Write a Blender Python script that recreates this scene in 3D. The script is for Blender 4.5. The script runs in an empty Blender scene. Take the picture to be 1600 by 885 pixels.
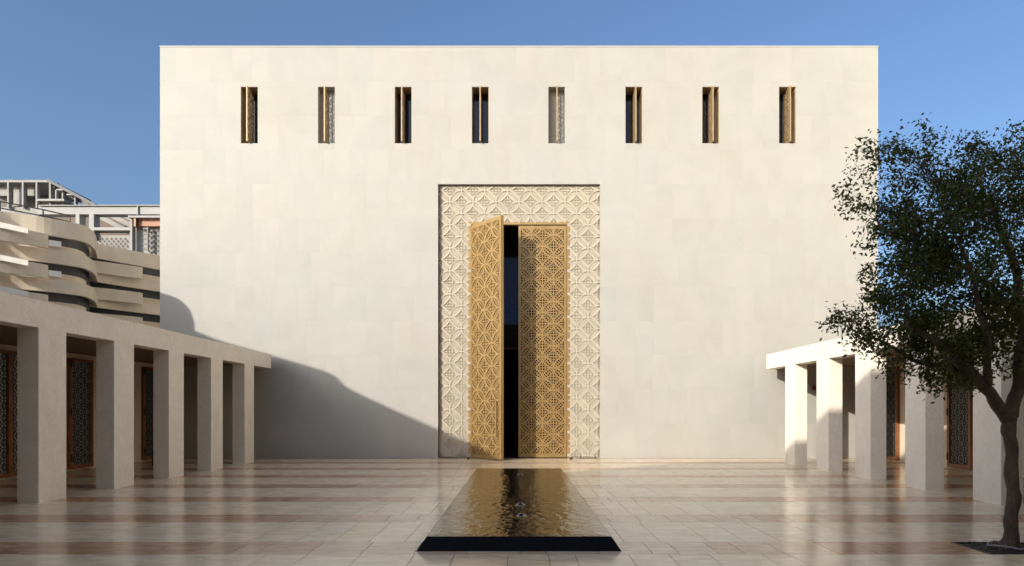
import bpy, math, random
from mathutils import Vector, Matrix, noise

# ------------------------------------------------------------------ camera, sky, sun
sc = bpy.context.scene
COL = sc.collection
sc.view_settings.view_transform = 'Standard'
sc.view_settings.look = 'None'
sc.view_settings.exposure = 0.86
sc.view_settings.gamma = 1.0
sc.view_settings.use_curve_mapping = False
sc.cycles.use_denoising = True
sc.cycles.max_bounces = 8
sc.cycles.diffuse_bounces = 4

F, VX, VY, EYE = 1018.0, 811.0, 644.0, 1.6
cam_d = bpy.data.cameras.new("camera")
cam = bpy.data.objects.new("camera", cam_d)
COL.objects.link(cam)
cam.location = (0, 0, EYE)
cam.rotation_euler = (math.radians(90), 0, 0)
cam_d.sensor_width = 36
cam_d.lens = F / 1600 * 36
cam_d.shift_x = -(VX - 800) / 1600
cam_d.shift_y = (VY - 442.5) / 1600
cam_d.clip_end = 4000
sc.camera = cam

SUN = Vector((0.94, 1.0, -0.44)).normalized()
SUN_EL = math.asin(-SUN.z)
SUN_ROT = math.atan2(-SUN.x, -SUN.y)
world = bpy.data.worlds.new("World")
sc.world = world
world.use_nodes = True
wn = world.node_tree
bg = wn.nodes["Background"]
sky = wn.nodes.new("ShaderNodeTexSky")
sky.sky_type = 'NISHITA'
sky.sun_disc = False
sky.sun_elevation = SUN_EL
sky.sun_rotation = SUN_ROT
sky.altitude = 0
sky.air_density = 0.95
sky.dust_density = 5.0
sky.ozone_density = 4.2
wn.links.new(sky.outputs[0], bg.inputs[0])
bg.inputs[1].default_value = 0.13
sun_d = bpy.data.lights.new("sun", 'SUN')
sun_d.energy = 2.8
sun_d.angle = math.radians(0.42)
sun_d.color = (1.0, 0.94, 0.84)
sun = bpy.data.objects.new("sun", sun_d)
COL.objects.link(sun)
sun.rotation_euler = SUN.to_track_quat('-Z', 'Y').to_euler()
sun.location = (-20, -20, 30)

rnd = random.Random(7)
PI = math.pi


# ------------------------------------------------------------------ helpers
class MB:
    def __init__(s):
        s.v, s.f = [], []

    def add(s, vs, fs):
        n = len(s.v)
        s.v.extend([tuple(p) for p in vs])
        s.f.extend([tuple(i + n for i in f) for f in fs])
        return s

    def box(s, x0, x1, y0, y1, z0, z1):
        return s.add([(x0, y0, z0), (x1, y0, z0), (x1, y1, z0), (x0, y1, z0),
                      (x0, y0, z1), (x1, y0, z1), (x1, y1, z1), (x0, y1, z1)],
                     [(0, 3, 2, 1), (4, 5, 6, 7), (0, 1, 5, 4), (1, 2, 6, 5), (2, 3, 7, 6), (3, 0, 4, 7)])

    def chbox(s, x0, x1, y0, y1, z0, z1, c):
        """box whose four upright edges are chamfered"""
        pl = [(x0 + c, y0), (x1 - c, y0), (x1, y0 + c), (x1, y1 - c), (x1 - c, y1), (x0 + c, y1), (x0, y1 - c), (x0, y0 + c)]
        return s.prism(pl, z0, z1)

    def prism(s, pl, z0, z1):
        n = len(pl)
        return s.add([(x, y, z0) for x, y in pl] + [(x, y, z1) for x, y in pl],
                     [tuple(range(n - 1, -1, -1)), tuple(range(n, 2 * n))] +
                     [(i, (i + 1) % n, n + (i + 1) % n, n + i) for i in range(n)])

    def beam(s, a, b, w, h):
        """square bar from a to b"""
        a, b = Vector(a), Vector(b)
        d = (b - a).normalized()
        up = Vector((0, 0, 1)) if abs(d.z) < 0.95 else Vector((1, 0, 0))
        r = d.cross(up).normalized() * (w / 2)
        u = r.cross(d).normalized() * (h / 2)
        vs = [p + q for p in (a, b) for q in (-r - u, r - u, r + u, -r + u)]
        return s.add(vs, [(0, 1, 2, 3), (7, 6, 5, 4), (0, 4, 5, 1), (1, 5, 6, 2), (2, 6, 7, 3), (3, 7, 4, 0)])

    def tube(s, pts, rad, n=8, wob=0.0):
        pts = [Vector(p) for p in pts]
        rings = []
        prev = Vector((1, 0, 0))
        for i, p in enumerate(pts):
            d = (pts[min(i + 1, len(pts) - 1)] - pts[max(i - 1, 0)]).normalized()
            a = prev - d * prev.dot(d)
            if a.length < 1e-4:
                a = Vector((0, 1, 0)) - d * d.y
            a.normalize()
            prev = a
            b = d.cross(a)
            ring = []
            for k in range(n):
                t = 2 * PI * k / n
                r = rad[i] * (1 + wob * noise.noise((p + a * math.cos(t) * .2 + b * math.sin(t) * .2) * 5.0))
                ring.append(p + (a * math.cos(t) + b * math.sin(t)) * r)
            rings.append(ring)
        vs = [q for r in rings for q in r]
        fs = [(i * n + k, i * n + (k + 1) % n, (i + 1) * n + (k + 1) % n, (i + 1) * n + k)
              for i in range(len(pts) - 1) for k in range(n)]
        fs += [tuple(range(n - 1, -1, -1)), tuple((len(pts) - 1) * n + k for k in range(n))]
        return s.add(vs, fs)

    def lathe(s, prof, cx, cy, n=16):
        vs = [(cx + r * math.cos(2 * PI * k / n), cy + r * math.sin(2 * PI * k / n), z) for r, z in prof for k in range(n)]
        fs = [(i * n + k, i * n + (k + 1) % n, (i + 1) * n + (k + 1) % n, (i + 1) * n + k) for i in range(len(prof) - 1) for k in range(n)]
        fs += [tuple(range(n - 1, -1, -1)), tuple((len(prof) - 1) * n + k for k in range(n))]
        return s.add(vs, fs)

    def ribbon(s, path, z0, z1, th):
        """upright band along a plan path; th to the left of travel; z0/z1 number or list"""
        n = len(path)
        P = [Vector((p[0], p[1])) for p in path]
        Z0 = z0 if isinstance(z0, list) else [z0] * n
        Z1 = z1 if isinstance(z1, list) else [z1] * n
        off = []
        for i in range(n):
            d = (P[min(i + 1, n - 1)] - P[max(i - 1, 0)]).normalized()
            off.append(P[i] + Vector((-d.y, d.x)) * th)
        vs = []
        for i in range(n):
            vs += [(P[i].x, P[i].y, Z0[i]), (P[i].x, P[i].y, Z1[i]), (off[i].x, off[i].y, Z1[i]), (off[i].x, off[i].y, Z0[i])]
        fs = [(0, 1, 2, 3), ((n - 1) * 4 + 3, (n - 1) * 4 + 2, (n - 1) * 4 + 1, (n - 1) * 4)]
        for i in range(n - 1):
            for k in range(4):
                fs.append((i * 4 + k, (i + 1) * 4 + k, (i + 1) * 4 + (k + 1) % 4, i * 4 + (k + 1) % 4))
        return s.add(vs, fs)

    def mesh(s, name, m, smooth=False):
        me = bpy.data.meshes.new(name)
        me.from_pydata(s.v, [], s.f)
        if m:
            me.materials.append(m)
        if smooth:
            me.polygons.foreach_set("use_smooth", [True] * len(me.polygons))
        me.update()
        return me

    def build(s, name, m, parent=None, smooth=False):
        return put(name, s.mesh(name, m, smooth), parent)


def put(name, me, parent=None):
    o = bpy.data.objects.new(name, me)
    COL.objects.link(o)
    if parent:
        o.parent = parent
    return o


def tag(o, label=None, cat=None, group=None, kind=None):
    if label:
        o["label"] = label
    if cat:
        o["category"] = cat
    if group:
        o["group"] = group
    if kind:
        o["kind"] = kind
    return o


def empty(name, loc=(0, 0, 0), **k):
    o = put(name, None)
    o.location = loc
    o.empty_display_size = .2
    return tag(o, **k)


def copy_tree(o, parent=None):
    c = o.copy()
    COL.objects.link(c)
    if parent:
        c.parent = parent
    for ch in list(o.children):
        copy_tree(ch, c)
    return c


def wall_holes(mb, x0, x1, z0, z1, y0, y1, holes):
    """slab in the xz plane with rectangular holes (hx0, hx1, hz0, hz1)"""
    xs = sorted(set([x0, x1] + [h[0] for h in holes] + [h[1] for h in holes]))
    zs = sorted(set([z0, z1] + [max(z0, h[2]) for h in holes] + [h[3] for h in holes]))

    def solid(i, j):
        if i < 0 or j < 0 or i >= len(xs) - 1 or j >= len(zs) - 1:
            return False
        cx, cz = (xs[i] + xs[i + 1]) / 2, (zs[j] + zs[j + 1]) / 2
        return not any(h[0] < cx < h[1] and h[2] < cz < h[3] for h in holes)
    for i in range(len(xs) - 1):
        for j in range(len(zs) - 1):
            if not solid(i, j):
                continue
            a, b, c, d = xs[i], xs[i + 1], zs[j], zs[j + 1]
            q = [0, 1, 2, 3]
            mb.add([(a, y0, c), (b, y0, c), (b, y0, d), (a, y0, d)], [(0, 1, 2, 3)])
            mb.add([(a, y1, c), (a, y1, d), (b, y1, d), (b, y1, c)], [(0, 1, 2, 3)])
            if not solid(i - 1, j):
                mb.add([(a, y0, c), (a, y0, d), (a, y1, d), (a, y1, c)], [(0, 1, 2, 3)])
            if not solid(i + 1, j):
                mb.add([(b, y0, c), (b, y1, c), (b, y1, d), (b, y0, d)], [(0, 1, 2, 3)])
            if not solid(i, j - 1):
                mb.add([(a, y0, c), (a, y1, c), (b, y1, c), (b, y0, c)], [(0, 1, 2, 3)])
            if not solid(i, j + 1):
                mb.add([(a, y0, d), (b, y0, d), (b, y1, d), (a, y1, d)], [(0, 1, 2, 3)])
    return mb


def at(px, py, D):
    return Vector(((px - VX) * D / F, D, EYE + (VY - py) * D / F))


# ------------------------------------------------------------------ materials
class NT:
    def __init__(s, name):
        s.m = bpy.data.materials.new(name)
        s.m.use_nodes = True
        s.t = s.m.node_tree
        s.b = s.t.nodes["Principled BSDF"]

    def n(s, kind, **kw):
        nd = s.t.nodes.new(kind)
        for k, v in kw.items():
            setattr(nd, k, v)
        return nd

    def link(s, a, b):
        s.t.links.new(a, b)

    def mix(s, fac, a, b, blend='MIX'):
        nd = s.n("ShaderNodeMix", data_type='RGBA', blend_type=blend)
        for sock, val in ((nd.inputs[0], fac), (nd.inputs[6], a), (nd.inputs[7], b)):
            if hasattr(val, "is_linked"):
                s.link(val, sock)
            elif isinstance(val, (int, float)):
                sock.default_value = val
            else:
                sock.default_value = (*val, 1)
        return nd.outputs[2]

    def noise(s, scale, detail=4, rough=.55, vec=None, dist=0):
        nd = s.n("ShaderNodeTexNoise")
        nd.inputs["Scale"].default_value = scale
        nd.inputs["Detail"].default_value = detail
        nd.inputs["Roughness"].default_value = rough
        nd.inputs["Distortion"].default_value = dist
        if vec:
            s.link(vec, nd.inputs["Vector"])
        return nd.outputs["Fac"]

    def ramp(s, fac, stops):
        nd = s.n("ShaderNodeValToRGB")
        el = nd.color_ramp.elements
        while len(el) < len(stops):
            el.new(0.5)
        for e, (p, c) in zip(el, stops):
            e.position = p
            e.color = (*c, 1) if not isinstance(c, (int, float)) else (c, c, c, 1)
        s.link(fac, nd.inputs[0])
        return nd.outputs[0]

    def pos(s):
        return s.n("ShaderNodeNewGeometry").outputs["Position"]

    def rand(s):
        """0..1, one value per piece: works for single objects and for islands of a joined mesh"""
        a = s.n("ShaderNodeObjectInfo").outputs["Random"]
        b = s.n("ShaderNodeNewGeometry").outputs["Random Per Island"]
        ad = s.n("ShaderNodeMath", operation='ADD')
        s.link(a, ad.inputs[0]); s.link(b, ad.inputs[1])
        fr = s.n("ShaderNodeMath", operation='FRACT')
        s.link(ad.outputs[0], fr.inputs[0])
        return fr.outputs[0]

    def shifted(s, rnd_sock, amt=37.0, scale=(1, 1, 1), rot=0):
        mp = s.n("ShaderNodeMapping")
        mp.inputs["Scale"].default_value = scale
        mp.inputs["Rotation"].default_value = (0, 0, rot)
        s.link(s.pos(), mp.inputs["Vector"])
        mu = s.n("ShaderNodeVectorMath", operation='SCALE')
        cm = s.n("ShaderNodeCombineXYZ")
        for i in range(3):
            s.link(rnd_sock, cm.inputs[i])
        s.link(cm.outputs[0], mu.inputs[0]); mu.inputs["Scale"].default_value = amt
        ad = s.n("ShaderNodeVectorMath", operation='ADD')
        s.link(mp.outputs[0], ad.inputs[0]); s.link(mu.outputs[0], ad.inputs[1])
        return ad.outputs[0]

    def col(s, sock):
        if hasattr(sock, "is_linked"):
            s.link(sock, s.b.inputs["Base Color"])
        else:
            s.b.inputs["Base Color"].default_value = (*sock, 1)
        return s

    def set(s, rough=.5, metal=0., spec=None):
        if hasattr(rough, "is_linked"):
            s.link(rough, s.b.inputs["Roughness"])
        else:
            s.b.inputs["Roughness"].default_value = rough
        s.b.inputs["Metallic"].default_value = metal
        if spec is not None:
            s.b.inputs["Specular IOR Level"].default_value = spec
        return s

    def bump(s, h, strength=.2, dist=.01):
        bp = s.n("ShaderNodeBump")
        bp.inputs["Strength"].default_value = strength
        bp.inputs["Distance"].default_value = dist
        s.link(h, bp.inputs["Height"])
        s.link(bp.outputs[0], s.b.inputs["Normal"])
        return s


def simple(name, c, rough=.6, metal=0., var=.12, scale=3., bump=0., bscale=30.):
    t = NT(name)
    n = t.noise(scale, 5, .6, t.pos())
    lo = tuple(x * (1 - var) for x in c)
    hi = tuple(min(1, x * (1 + var)) for x in c)
    t.col(t.mix(t.ramp(n, [(.3, 0.), (.7, 1.)]), lo, hi)).set(rough, metal)
    if bump:
        t.bump(t.noise(bscale, 4, .6, t.pos()), bump, .01)
    return t.m


def m_limestone():
    t = NT("limestone_cladding")
    r = t.rand()
    base = t.ramp(r, [(0., (.412, .398, .358)), (.2, (.398, .390, .352)), (.4, (.418, .403, .361)), (.6, (.394, .388, .353)), (.8, (.414, .394, .353)), (.93, (.388, .384, .347)), (1., (.410, .392, .350))])
    v = t.shifted(r)
    n1 = t.ramp(t.noise(.9, 6, .6, v, .6), [(.35, 0.), (.7, 1.)])
    c = t.mix(n1, base, t.mix(1., base, (.91, .93, .915), 'MULTIPLY'))
    n2 = t.ramp(t.noise(.45, 5, .6, t.pos()), [(.4, 0.), (.75, 1.)])
    c = t.mix(n2, c, t.mix(1., c, (.99, .945, .925), 'MULTIPLY'))
    n3 = t.ramp(t.noise(22, 6, .7, v), [(.3, 0.), (.8, 1.)])
    c = t.mix(n3, c, t.mix(1., c, (.95, .94, .93), 'MULTIPLY'))
    t.col(c).set(.62)
    t.bump(t.noise(60, 5, .65, v), .12, .006)
    return t.m


def m_column():
    t = NT("grey_marble")
    v = t.pos()
    n1 = t.ramp(t.noise(1.6, 7, .62, v, 1.2), [(.3, 0.), (.7, 1.)])
    c = t.mix(n1, (.85, .785, .68), (.76, .695, .595))
    n2 = t.ramp(t.noise(2.3, 8, .68, v, 2.2), [(.485, 0.), (.5, 1.), (.515, 0.)])
    c = t.mix(t.mix(.45, (0, 0, 0), n2), c, (.50, .43, .37))
    n3 = t.ramp(t.noise(30, 5, .7, v), [(.35, 0.), (.75, 1.)])
    c = t.mix(n3, c, t.mix(1., c, (.93, .92, .91), 'MULTIPLY'))
    t.col(c).set(.5)
    t.bump(t.noise(50, 5, .6, v), .1, .005)
    return t.m


def m_floor(name, cols, vein, rough=.17):
    t = NT(name)
    r = t.rand()
    base = t.ramp(r, cols)
    v = t.shifted(r, 53., (.55, 2.6, 1), .35)
    n1 = t.ramp(t.noise(2.2, 8, .66, v, 1.5), [(.4, 0.), (.62, 1.)])
    c = t.mix(n1, base, t.mix(1., base, vein, 'MULTIPLY'))
    n2 = t.ramp(t.noise(7, 7, .7, v, 1.0), [(.45, 0.), (.7, 1.)])
    c = t.mix(t.mix(.5, (0, 0, 0), n2), c, t.mix(1., c, tuple(x * .92 for x in vein), 'MULTIPLY'))
    rr = t.n("ShaderNodeMapRange")
    t.link(t.noise(3.5, 5, .6, t.pos()), rr.inputs[0])
    rr.inputs[1].default_value = .3
    rr.inputs[2].default_value = .7
    rr.inputs[3].default_value = rough - .06
    rr.inputs[4].default_value = rough + .06
    ra = t.n("ShaderNodeMath", operation='MULTIPLY_ADD')
    t.link(r, ra.inputs[0])
    ra.inputs[1].default_value = .04
    t.link(rr.outputs[0], ra.inputs[2])
    t.col(c).set(ra.outputs[0])
    t.b.inputs["Specular IOR Level"].default_value = .36
    t.bump(t.noise(1.6, 3, .5, t.pos()), .035, .02)
    return t.m


def m_brass(name, c, metal=.85, rough=.38):
    t = NT(name)
    n = t.ramp(t.noise(4, 6, .6, t.pos(), .5), [(.3, 0.), (.75, 1.)])
    t.col(t.mix(n, c, tuple(x * .72 for x in c))).set(rough, metal)
    t.bump(t.noise(40, 3, .5, t.pos()), .05, .004)
    return t.m


def m_water():
    t = NT("rippling_water")
    t.col((.012, .011, .008)).set(.03, 0., .55)
    t.b.inputs["IOR"].default_value = 1.52
    mp = t.n("ShaderNodeMapping")
    mp.inputs["Scale"].default_value = (1.0, .75, 1)
    t.link(t.pos(), mp.inputs["Vector"])
    n = t.noise(6.5, 3, .5, mp.outputs[0], 1.2)
    t.bump(n, .42, .035)
    return t.m


def m_bark():
    t = NT("bark")
    mp = t.n("ShaderNodeMapping")
    mp.inputs["Scale"].default_value = (1, 1, .35)
    t.link(t.pos(), mp.inputs["Vector"])
    n = t.noise(16, 8, .7, mp.outputs[0], .6)
    t.col(t.ramp(n, [(.3, (.035, .024, .016)), (.6, (.11, .075, .05)), (.8, (.17, .125, .09))])).set(.85)
    t.bump(n, .8, .03)
    return t.m


def m_leaf():
    t = NT("leaf")
    r = t.n("ShaderNodeNewGeometry").outputs["Random Per Island"]
    c = t.ramp(r, [(0., (.036, .050, .012)), (.5, (.062, .078, .020)), (.85, (.092, .102, .028)), (1., (.13, .13, .042))])
    t.col(c).set(.6, 0, .2)
    tl = t.n("ShaderNodeBsdfTranslucent")
    t.link(c, tl.inputs[0])
    mx = t.n("ShaderNodeMixShader")
    mx.inputs[0].default_value = .3
    t.link(t.b.outputs[0], mx.inputs[1])
    t.link(tl.outputs[0], mx.inputs[2])
    t.link(mx.outputs[0], t.t.nodes["Material Output"].inputs[0])
    return t.m


M_STONE = m_limestone()
M_COLUMN = m_column()
M_PALE = m_floor("pale_marble_paving", [(0., (.83, .69, .49)), (.25, (.78, .67, .495)), (.5, (.85, .70, .49)), (.75, (.77, .66, .495)), (1., (.83, .67, .455))], (.79, .725, .64))
M_RED_SHEEN = m_floor("reddish_paving_wall_sheen", [(0., (.70, .54, .39)), (.3, (.66, .50, .36)), (.6, (.73, .58, .43)), (1., (.67, .52, .375))], (.76, .70, .64))  # reddish bands lightened near the pool, painting in the bright wall's reflection
M_RED_HALF_SHEEN = m_floor("reddish_paving_half_sheen", [(0., (.66, .45, .29)), (.3, (.61, .40, .255)), (.6, (.69, .48, .32)), (1., (.62, .42, .27))], (.72, .65, .58))  # in-between tone of the same painted reflection
M_RED = m_floor("reddish_marble_paving", [(0., (.60, .36, .21)), (.3, (.55, .31, .175)), (.6, (.63, .40, .25)), (1., (.56, .33, .195))], (.66, .58, .52))
M_GROUT = simple("dark_grout", (.10, .08, .06), .9)
M_GOLD = m_brass("golden_bronze", (.44, .285, .115), .45, .38)
M_GOLD_DK = m_brass("dark_bronze", (.34, .20, .09), .6, .5)
M_BRONZE = m_brass("screen_bronze", (.46, .33, .19), .35, .5)
M_LATT = simple("dark_bronze_lattice", (.035, .026, .019), .45, .3)
M_WOOD = simple("stained_wood", (.24, .09, .028), .45, 0, .25, 6, .15, 25)
M_WATER = m_water()
M_GRANITE = simple("black_granite", (.003, .003, .003), .5, 0, .3, 40)
M_GRANITE.node_tree.nodes["Principled BSDF"].inputs["Specular IOR Level"].default_value = .12
M_BARK = m_bark()
M_LEAF = m_leaf()
M_GLASS = simple("dark_window_glass", (.015, .018, .024), .06, 0, .1)
M_DOORGLASS = simple("grey_door_glass", (.82, .81, .78), .2, 0, .12)
for k_, v_ in (("Emission Color", (1., .90, .74, 1)), ("Emission Strength", .07)):      # faint warm glow added so the screen holes read brighter
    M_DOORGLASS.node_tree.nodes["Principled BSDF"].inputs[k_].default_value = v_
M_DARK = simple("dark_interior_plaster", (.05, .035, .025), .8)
M_CEIL = simple("brown_ceiling_boards", (.17, .11, .07), .6)
M_WALLIN = simple("cream_plaster", (.72, .62, .47), .7, 0, .06, 1.5, .05)
M_RIB = simple("beige_concrete", (.76, .64, .48), .75, 0, .1, 1.2, .08, 20)
M_RIB_LT = simple("pale_render", (.74, .69, .60), .75)
M_CARVED = simple("carved_limestone", (.46, .405, .315), .7, 0, .06, 2., .1, 40)
M_CONC = simple("grey_concrete", (.30, .29, .27), .8, 0, .14, .5, .08)
M_WHITE = simple("white_painted_concrete", (.32, .315, .305), .7, 0, .08, .5)
M_GAP_SUN = simple("sunlit_gap_white", (.85, .84, .80), .6)  # white strips stand in for sunlit surfaces beyond the gaps
M_PINK = simple("terracotta_render", (.44, .24, .17), .8, 0, .1, .5)
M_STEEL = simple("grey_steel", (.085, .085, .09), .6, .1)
M_BLACK = simple("black_metal", (.012, .012, .013), .4, .2)
M_SOIL = simple("dark_soil", (.02, .016, .012), .95, 0, .5, 30, .6, 25)
M_RED_PAINT = simple("dark_red_enamel", (.16, .03, .025), .35)
M_LEATHER = simple("reddish_leather", (.10, .03, .018), .5)
t = NT("blue_glass")
t.col((.02, .035, .09)).set(.2)
t.b.inputs["Emission Color"].default_value = (.05, .10, .26, 1)
t.b.inputs["Emission Strength"].default_value = .22  # weak glow stands in for daylight behind the pane
M_BLUE = t.m


# ------------------------------------------------------------------ interlaced circle lattice
def lattice(mb, T, u0, u1, v0, v1, a, wr, wg, wl, d, ou=0., ov=0., ringsegs=32, rungs=5, skip=None, star=True, midrib=0.):
    """bars of an interlaced-circle pattern on a plane; T(u, v, h) -> point, h = height above the plane (0..d)"""
    def inside(u, v):
        return u0 <= u <= u1 and v0 <= v <= v1 and not (skip and skip[0] < u < skip[1] and skip[2] < v < skip[3])

    def bar(p, q, w, h):
        n = max(1, int(math.hypot(q[0] - p[0], q[1] - p[1]) / (a * .5)))
        # clip by stepping: keep the longest run inside
        if not (inside(*p) and inside(*q)):
            k = 16
            ts = [i / k for i in range(k + 1) if inside(p[0] + (q[0] - p[0]) * i / k, p[1] + (q[1] - p[1]) * i / k)]
            if len(ts) < 2:
                return
            p, q = [(p[0] + (q[0] - p[0]) * tt, p[1] + (q[1] - p[1]) * tt) for tt in (ts[0], ts[-1])]
        L = math.hypot(q[0] - p[0], q[1] - p[1])
        if L < 1e-4:
            return
        nx, ny = -(q[1] - p[1]) / L * w / 2, (q[0] - p[0]) / L * w / 2
        c = [(p[0] - nx, p[1] - ny), (q[0] - nx, q[1] - ny), (q[0] + nx, q[1] + ny), (p[0] + nx, p[1] + ny)]
        mb.add([T(x, y, 0) for x, y in c] + [T(x, y, h) for x, y in c],
               [(4, 5, 6, 7), (0, 1, 5, 4), (1, 2, 6, 5), (2, 3, 7, 6), (3, 0, 4, 7)])

    def ring(cu, cv, R, w, h, n):
        a_ = [(math.cos(2 * PI * k / n), math.sin(2 * PI * k / n)) for k in range(n)]
        for k in range(n):
            c0, c1 = a_[k], a_[(k + 1) % n]
            mu, mv = cu + R * (c0[0] + c1[0]) / 2, cv + R * (c0[1] + c1[1]) / 2
            if not inside(mu, mv):
                continue
            ri, ro = R - w / 2, R + w / 2
            c = [(cu + ri * c0[0], cv + ri * c0[1]), (cu + ro * c0[0], cv + ro * c0[1]), (cu + ro * c1[0], cv + ro * c1[1]), (cu + ri * c1[0], cv + ri * c1[1])]
            mb.add([T(x, y, 0) for x, y in c] + [T(x, y, h) for x, y in c], [(4, 5, 6, 7), (1, 2, 6, 5), (3, 0, 4, 7)])

    i0, i1 = int(math.floor((u0 - ou) / a)) - 2, int(math.ceil((u1 - ou) / a)) + 2
    j0, j1 = int(math.floor((v0 - ov) / a)) - 2, int(math.ceil((v1 - ov) / a)) + 2
    for i in range(i0, i1):
        for j in range(j0, j1):
            u, v = ou + i * a, ov + j * a
            if (i + j) % 2:
                ring(u, v, a, wr, d * (1 - .012 * ((i + 2 * j) % 5)), ringsegs)
                if star:
                    ring(u, v, .28 * a, wg, d * .8, 10)
                    if ringsegs == 32:
                        ring(u, v, .56 * a, wg, d * .77, 20)
                    for s_, c_ in ((0, 1), (1, 0), (0, -1), (-1, 0)):
                        bar((u + .02 * a * s_, v + .02 * a * c_), (u + .95 * a * s_, v + .95 * a * c_), wl, d * (.62 if s_ else .66))
            else:
                for sg in (1, -1):
                    p, q = (u, v), (u + a, v + sg * a)
                    mid = ((p[0] + q[0]) / 2, (p[1] + q[1]) / 2)
                    ax = (.7071, .7071 * sg)
                    pn = (-ax[1], ax[0])
                    if midrib:
                        bar((p[0] + ax[0] * .2 * a, p[1] + ax[1] * .2 * a), (q[0] - ax[0] * .2 * a, q[1] - ax[1] * .2 * a), midrib, d * .7)
                    for k in range(rungs):
                        s_ = (k - (rungs - 1) / 2) * a * .2 * 5 / max(5, rungs)
                        hl = math.sqrt(a * a - s_ * s_) - a * .7071
                        if hl < .02 * a:
                            continue
                        m_ = (mid[0] + ax[0] * s_, mid[1] + ax[1] * s_)
                        bar((m_[0] - pn[0] * hl, m_[1] - pn[1] * hl), (m_[0] + pn[0] * hl, m_[1] + pn[1] * hl), wg, d * .72)
    return mb


# ------------------------------------------------------------------ ground and paving
YW = 22.5                                   # plane of the prayer hall facade
g = MB()
g.add([(-1500, -1500, -.014), (1500, -1500, -.014), (1500, 1500, -.014), (-1500, 1500, -.014)], [(0, 1, 2, 3)])
ground = tag(g.build("ground", M_GROUT), kind="structure")

PIT = (5.30, 6.42, 7.34, 8.0)
POOL_Y0, POOL_Y1, POOL_HW = 7.478, 16.85, 1.18
slabs = []
y = 7.32 - 2.132
while y < YW:
    for (ya, yb, red) in ((y, y + .70, True), (y + .70, y + 2.132, False)):
        yb = min(yb, YW)
        if ya >= YW:
            continue
        x = -12.2 + rnd.uniform(-.3, 0)
        while x < 12.2:
            w = rnd.choice((.3, .45, .45, .6)) if red else rnd.choice((.3, .45, .45, .6, .6))
            xa, xb = max(x, -12.2), min(x + w, 12.2)
            x += w
            if xb - xa < .06:
                continue
            if -POOL_HW < xa and xb < POOL_HW and POOL_Y0 < ya and yb < POOL_Y1:
                continue
            if red and abs(ya - 7.32) < .01:
                if xb > PIT[0] and xa < PIT[1]:
                    if xa < PIT[0] - .05:
                        xb = PIT[0]
                    elif xb > PIT[1] + .05:
                        xa = PIT[1]
                    else:
                        continue
            slabs.append((xa, xb, ya, yb, red))
    y += 2.132


def vis(s):
    xa, xb, ya, yb, red = s
    ym = (ya + yb) / 2
    px = VX + (xa + xb) / 2 * F / ym
    py = VY + EYE * F / ym
    if px < -20 or px > 1620 or py > 900:
        return 0
    if abs((xa + xb) / 2) < 1.1 and 7.6 < ym < 16.6:
        return 0
    if abs(xa + xb) / 2 > 8.8:
        return 1e-6
    return (xb - xa) * (yb - ya) / ym ** 3


slabs.sort(key=vis, reverse=True)
ub = MB().box(-.5, .5, -.5, .5, -.03, 0)
me_pale, me_red, me_red_sheen, me_red_half_sheen = (ub.mesh("paving_slab", m_) for m_ in (M_PALE, M_RED, M_RED_SHEEN, M_RED_HALF_SHEEN))
J = .0036
for (xa, xb, ya, yb, red) in slabs[:300]:
    o = put("paving_slab", (me_red_sheen if abs(xa + xb) / 2 < 2.1 else me_red_half_sheen if abs(xa + xb) / 2 < 3.6 else me_red) if red else me_pale, ground)
    o.location = ((xa + xb) / 2, (ya + yb) / 2, 0)
    o.scale = (xb - xa - 2 * J, yb - ya - 2 * J, 1)
for flag, m_ in ((False, M_PALE), (True, M_RED), (2, M_RED_SHEEN), (3, M_RED_HALF_SHEEN)):
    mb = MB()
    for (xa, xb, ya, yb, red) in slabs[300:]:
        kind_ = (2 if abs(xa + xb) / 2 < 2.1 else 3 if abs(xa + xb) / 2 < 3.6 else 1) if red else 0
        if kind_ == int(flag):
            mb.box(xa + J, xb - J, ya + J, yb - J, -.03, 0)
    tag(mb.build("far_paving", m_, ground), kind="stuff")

# ------------------------------------------------------------------ prayer hall
hall = empty("prayer_hall", (0, YW, 0), label="large cream stone hall with eight slit windows and a tall carved portal", cat="building")


def H(mb, name, m, parent=hall, smooth=False):
    """build in world coordinates under the hall"""
    o = mb.build(name, m, parent, smooth)
    if parent == hall:
        o.matrix_parent_inverse = Matrix.Translation((0, -YW, 0))
    return o


X0, X1, ZT = -12.40, 12.40, 14.2
PORT = (-2.80, 2.80, 0., 9.47)
WX = [(px - VX) / 45.25 for px in (389.5, 510, 630, 750.5, 870, 990.5, 1110.5, 1230.5)]
WZ0, WZ1, WHW = 10.88, 12.83, .29
holes = [(PORT[0], PORT[1], -.1, PORT[3])] + [(wx - WHW, wx + WHW, WZ0, WZ1) for wx in WX]
core = wall_holes(MB(), X0, X1, 0, ZT, YW + .035, YW + .75, holes)
H(core, "facade_wall", M_STONE)
bd = MB()
bd.box(X0, X0 + .5, YW + .75, 46, 0, ZT)
bd.box(X1 - .5, X1, YW + .75, 46, 0, ZT)
bd.box(X0 + .5, X1 - .5, 45.5, 46, 0, ZT)
H(bd, "side_wall", M_STONE)
H(MB().box(X0 + .5, X1 - .5, YW + .75, 45.5, ZT - .6, ZT - .3), "roof", M_CONC)
cp = MB()
cp.box(X0 - .012, X1 + .012, YW - .012, YW + .76, ZT, ZT + .045)
H(cp, "coping", M_STONE)
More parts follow.
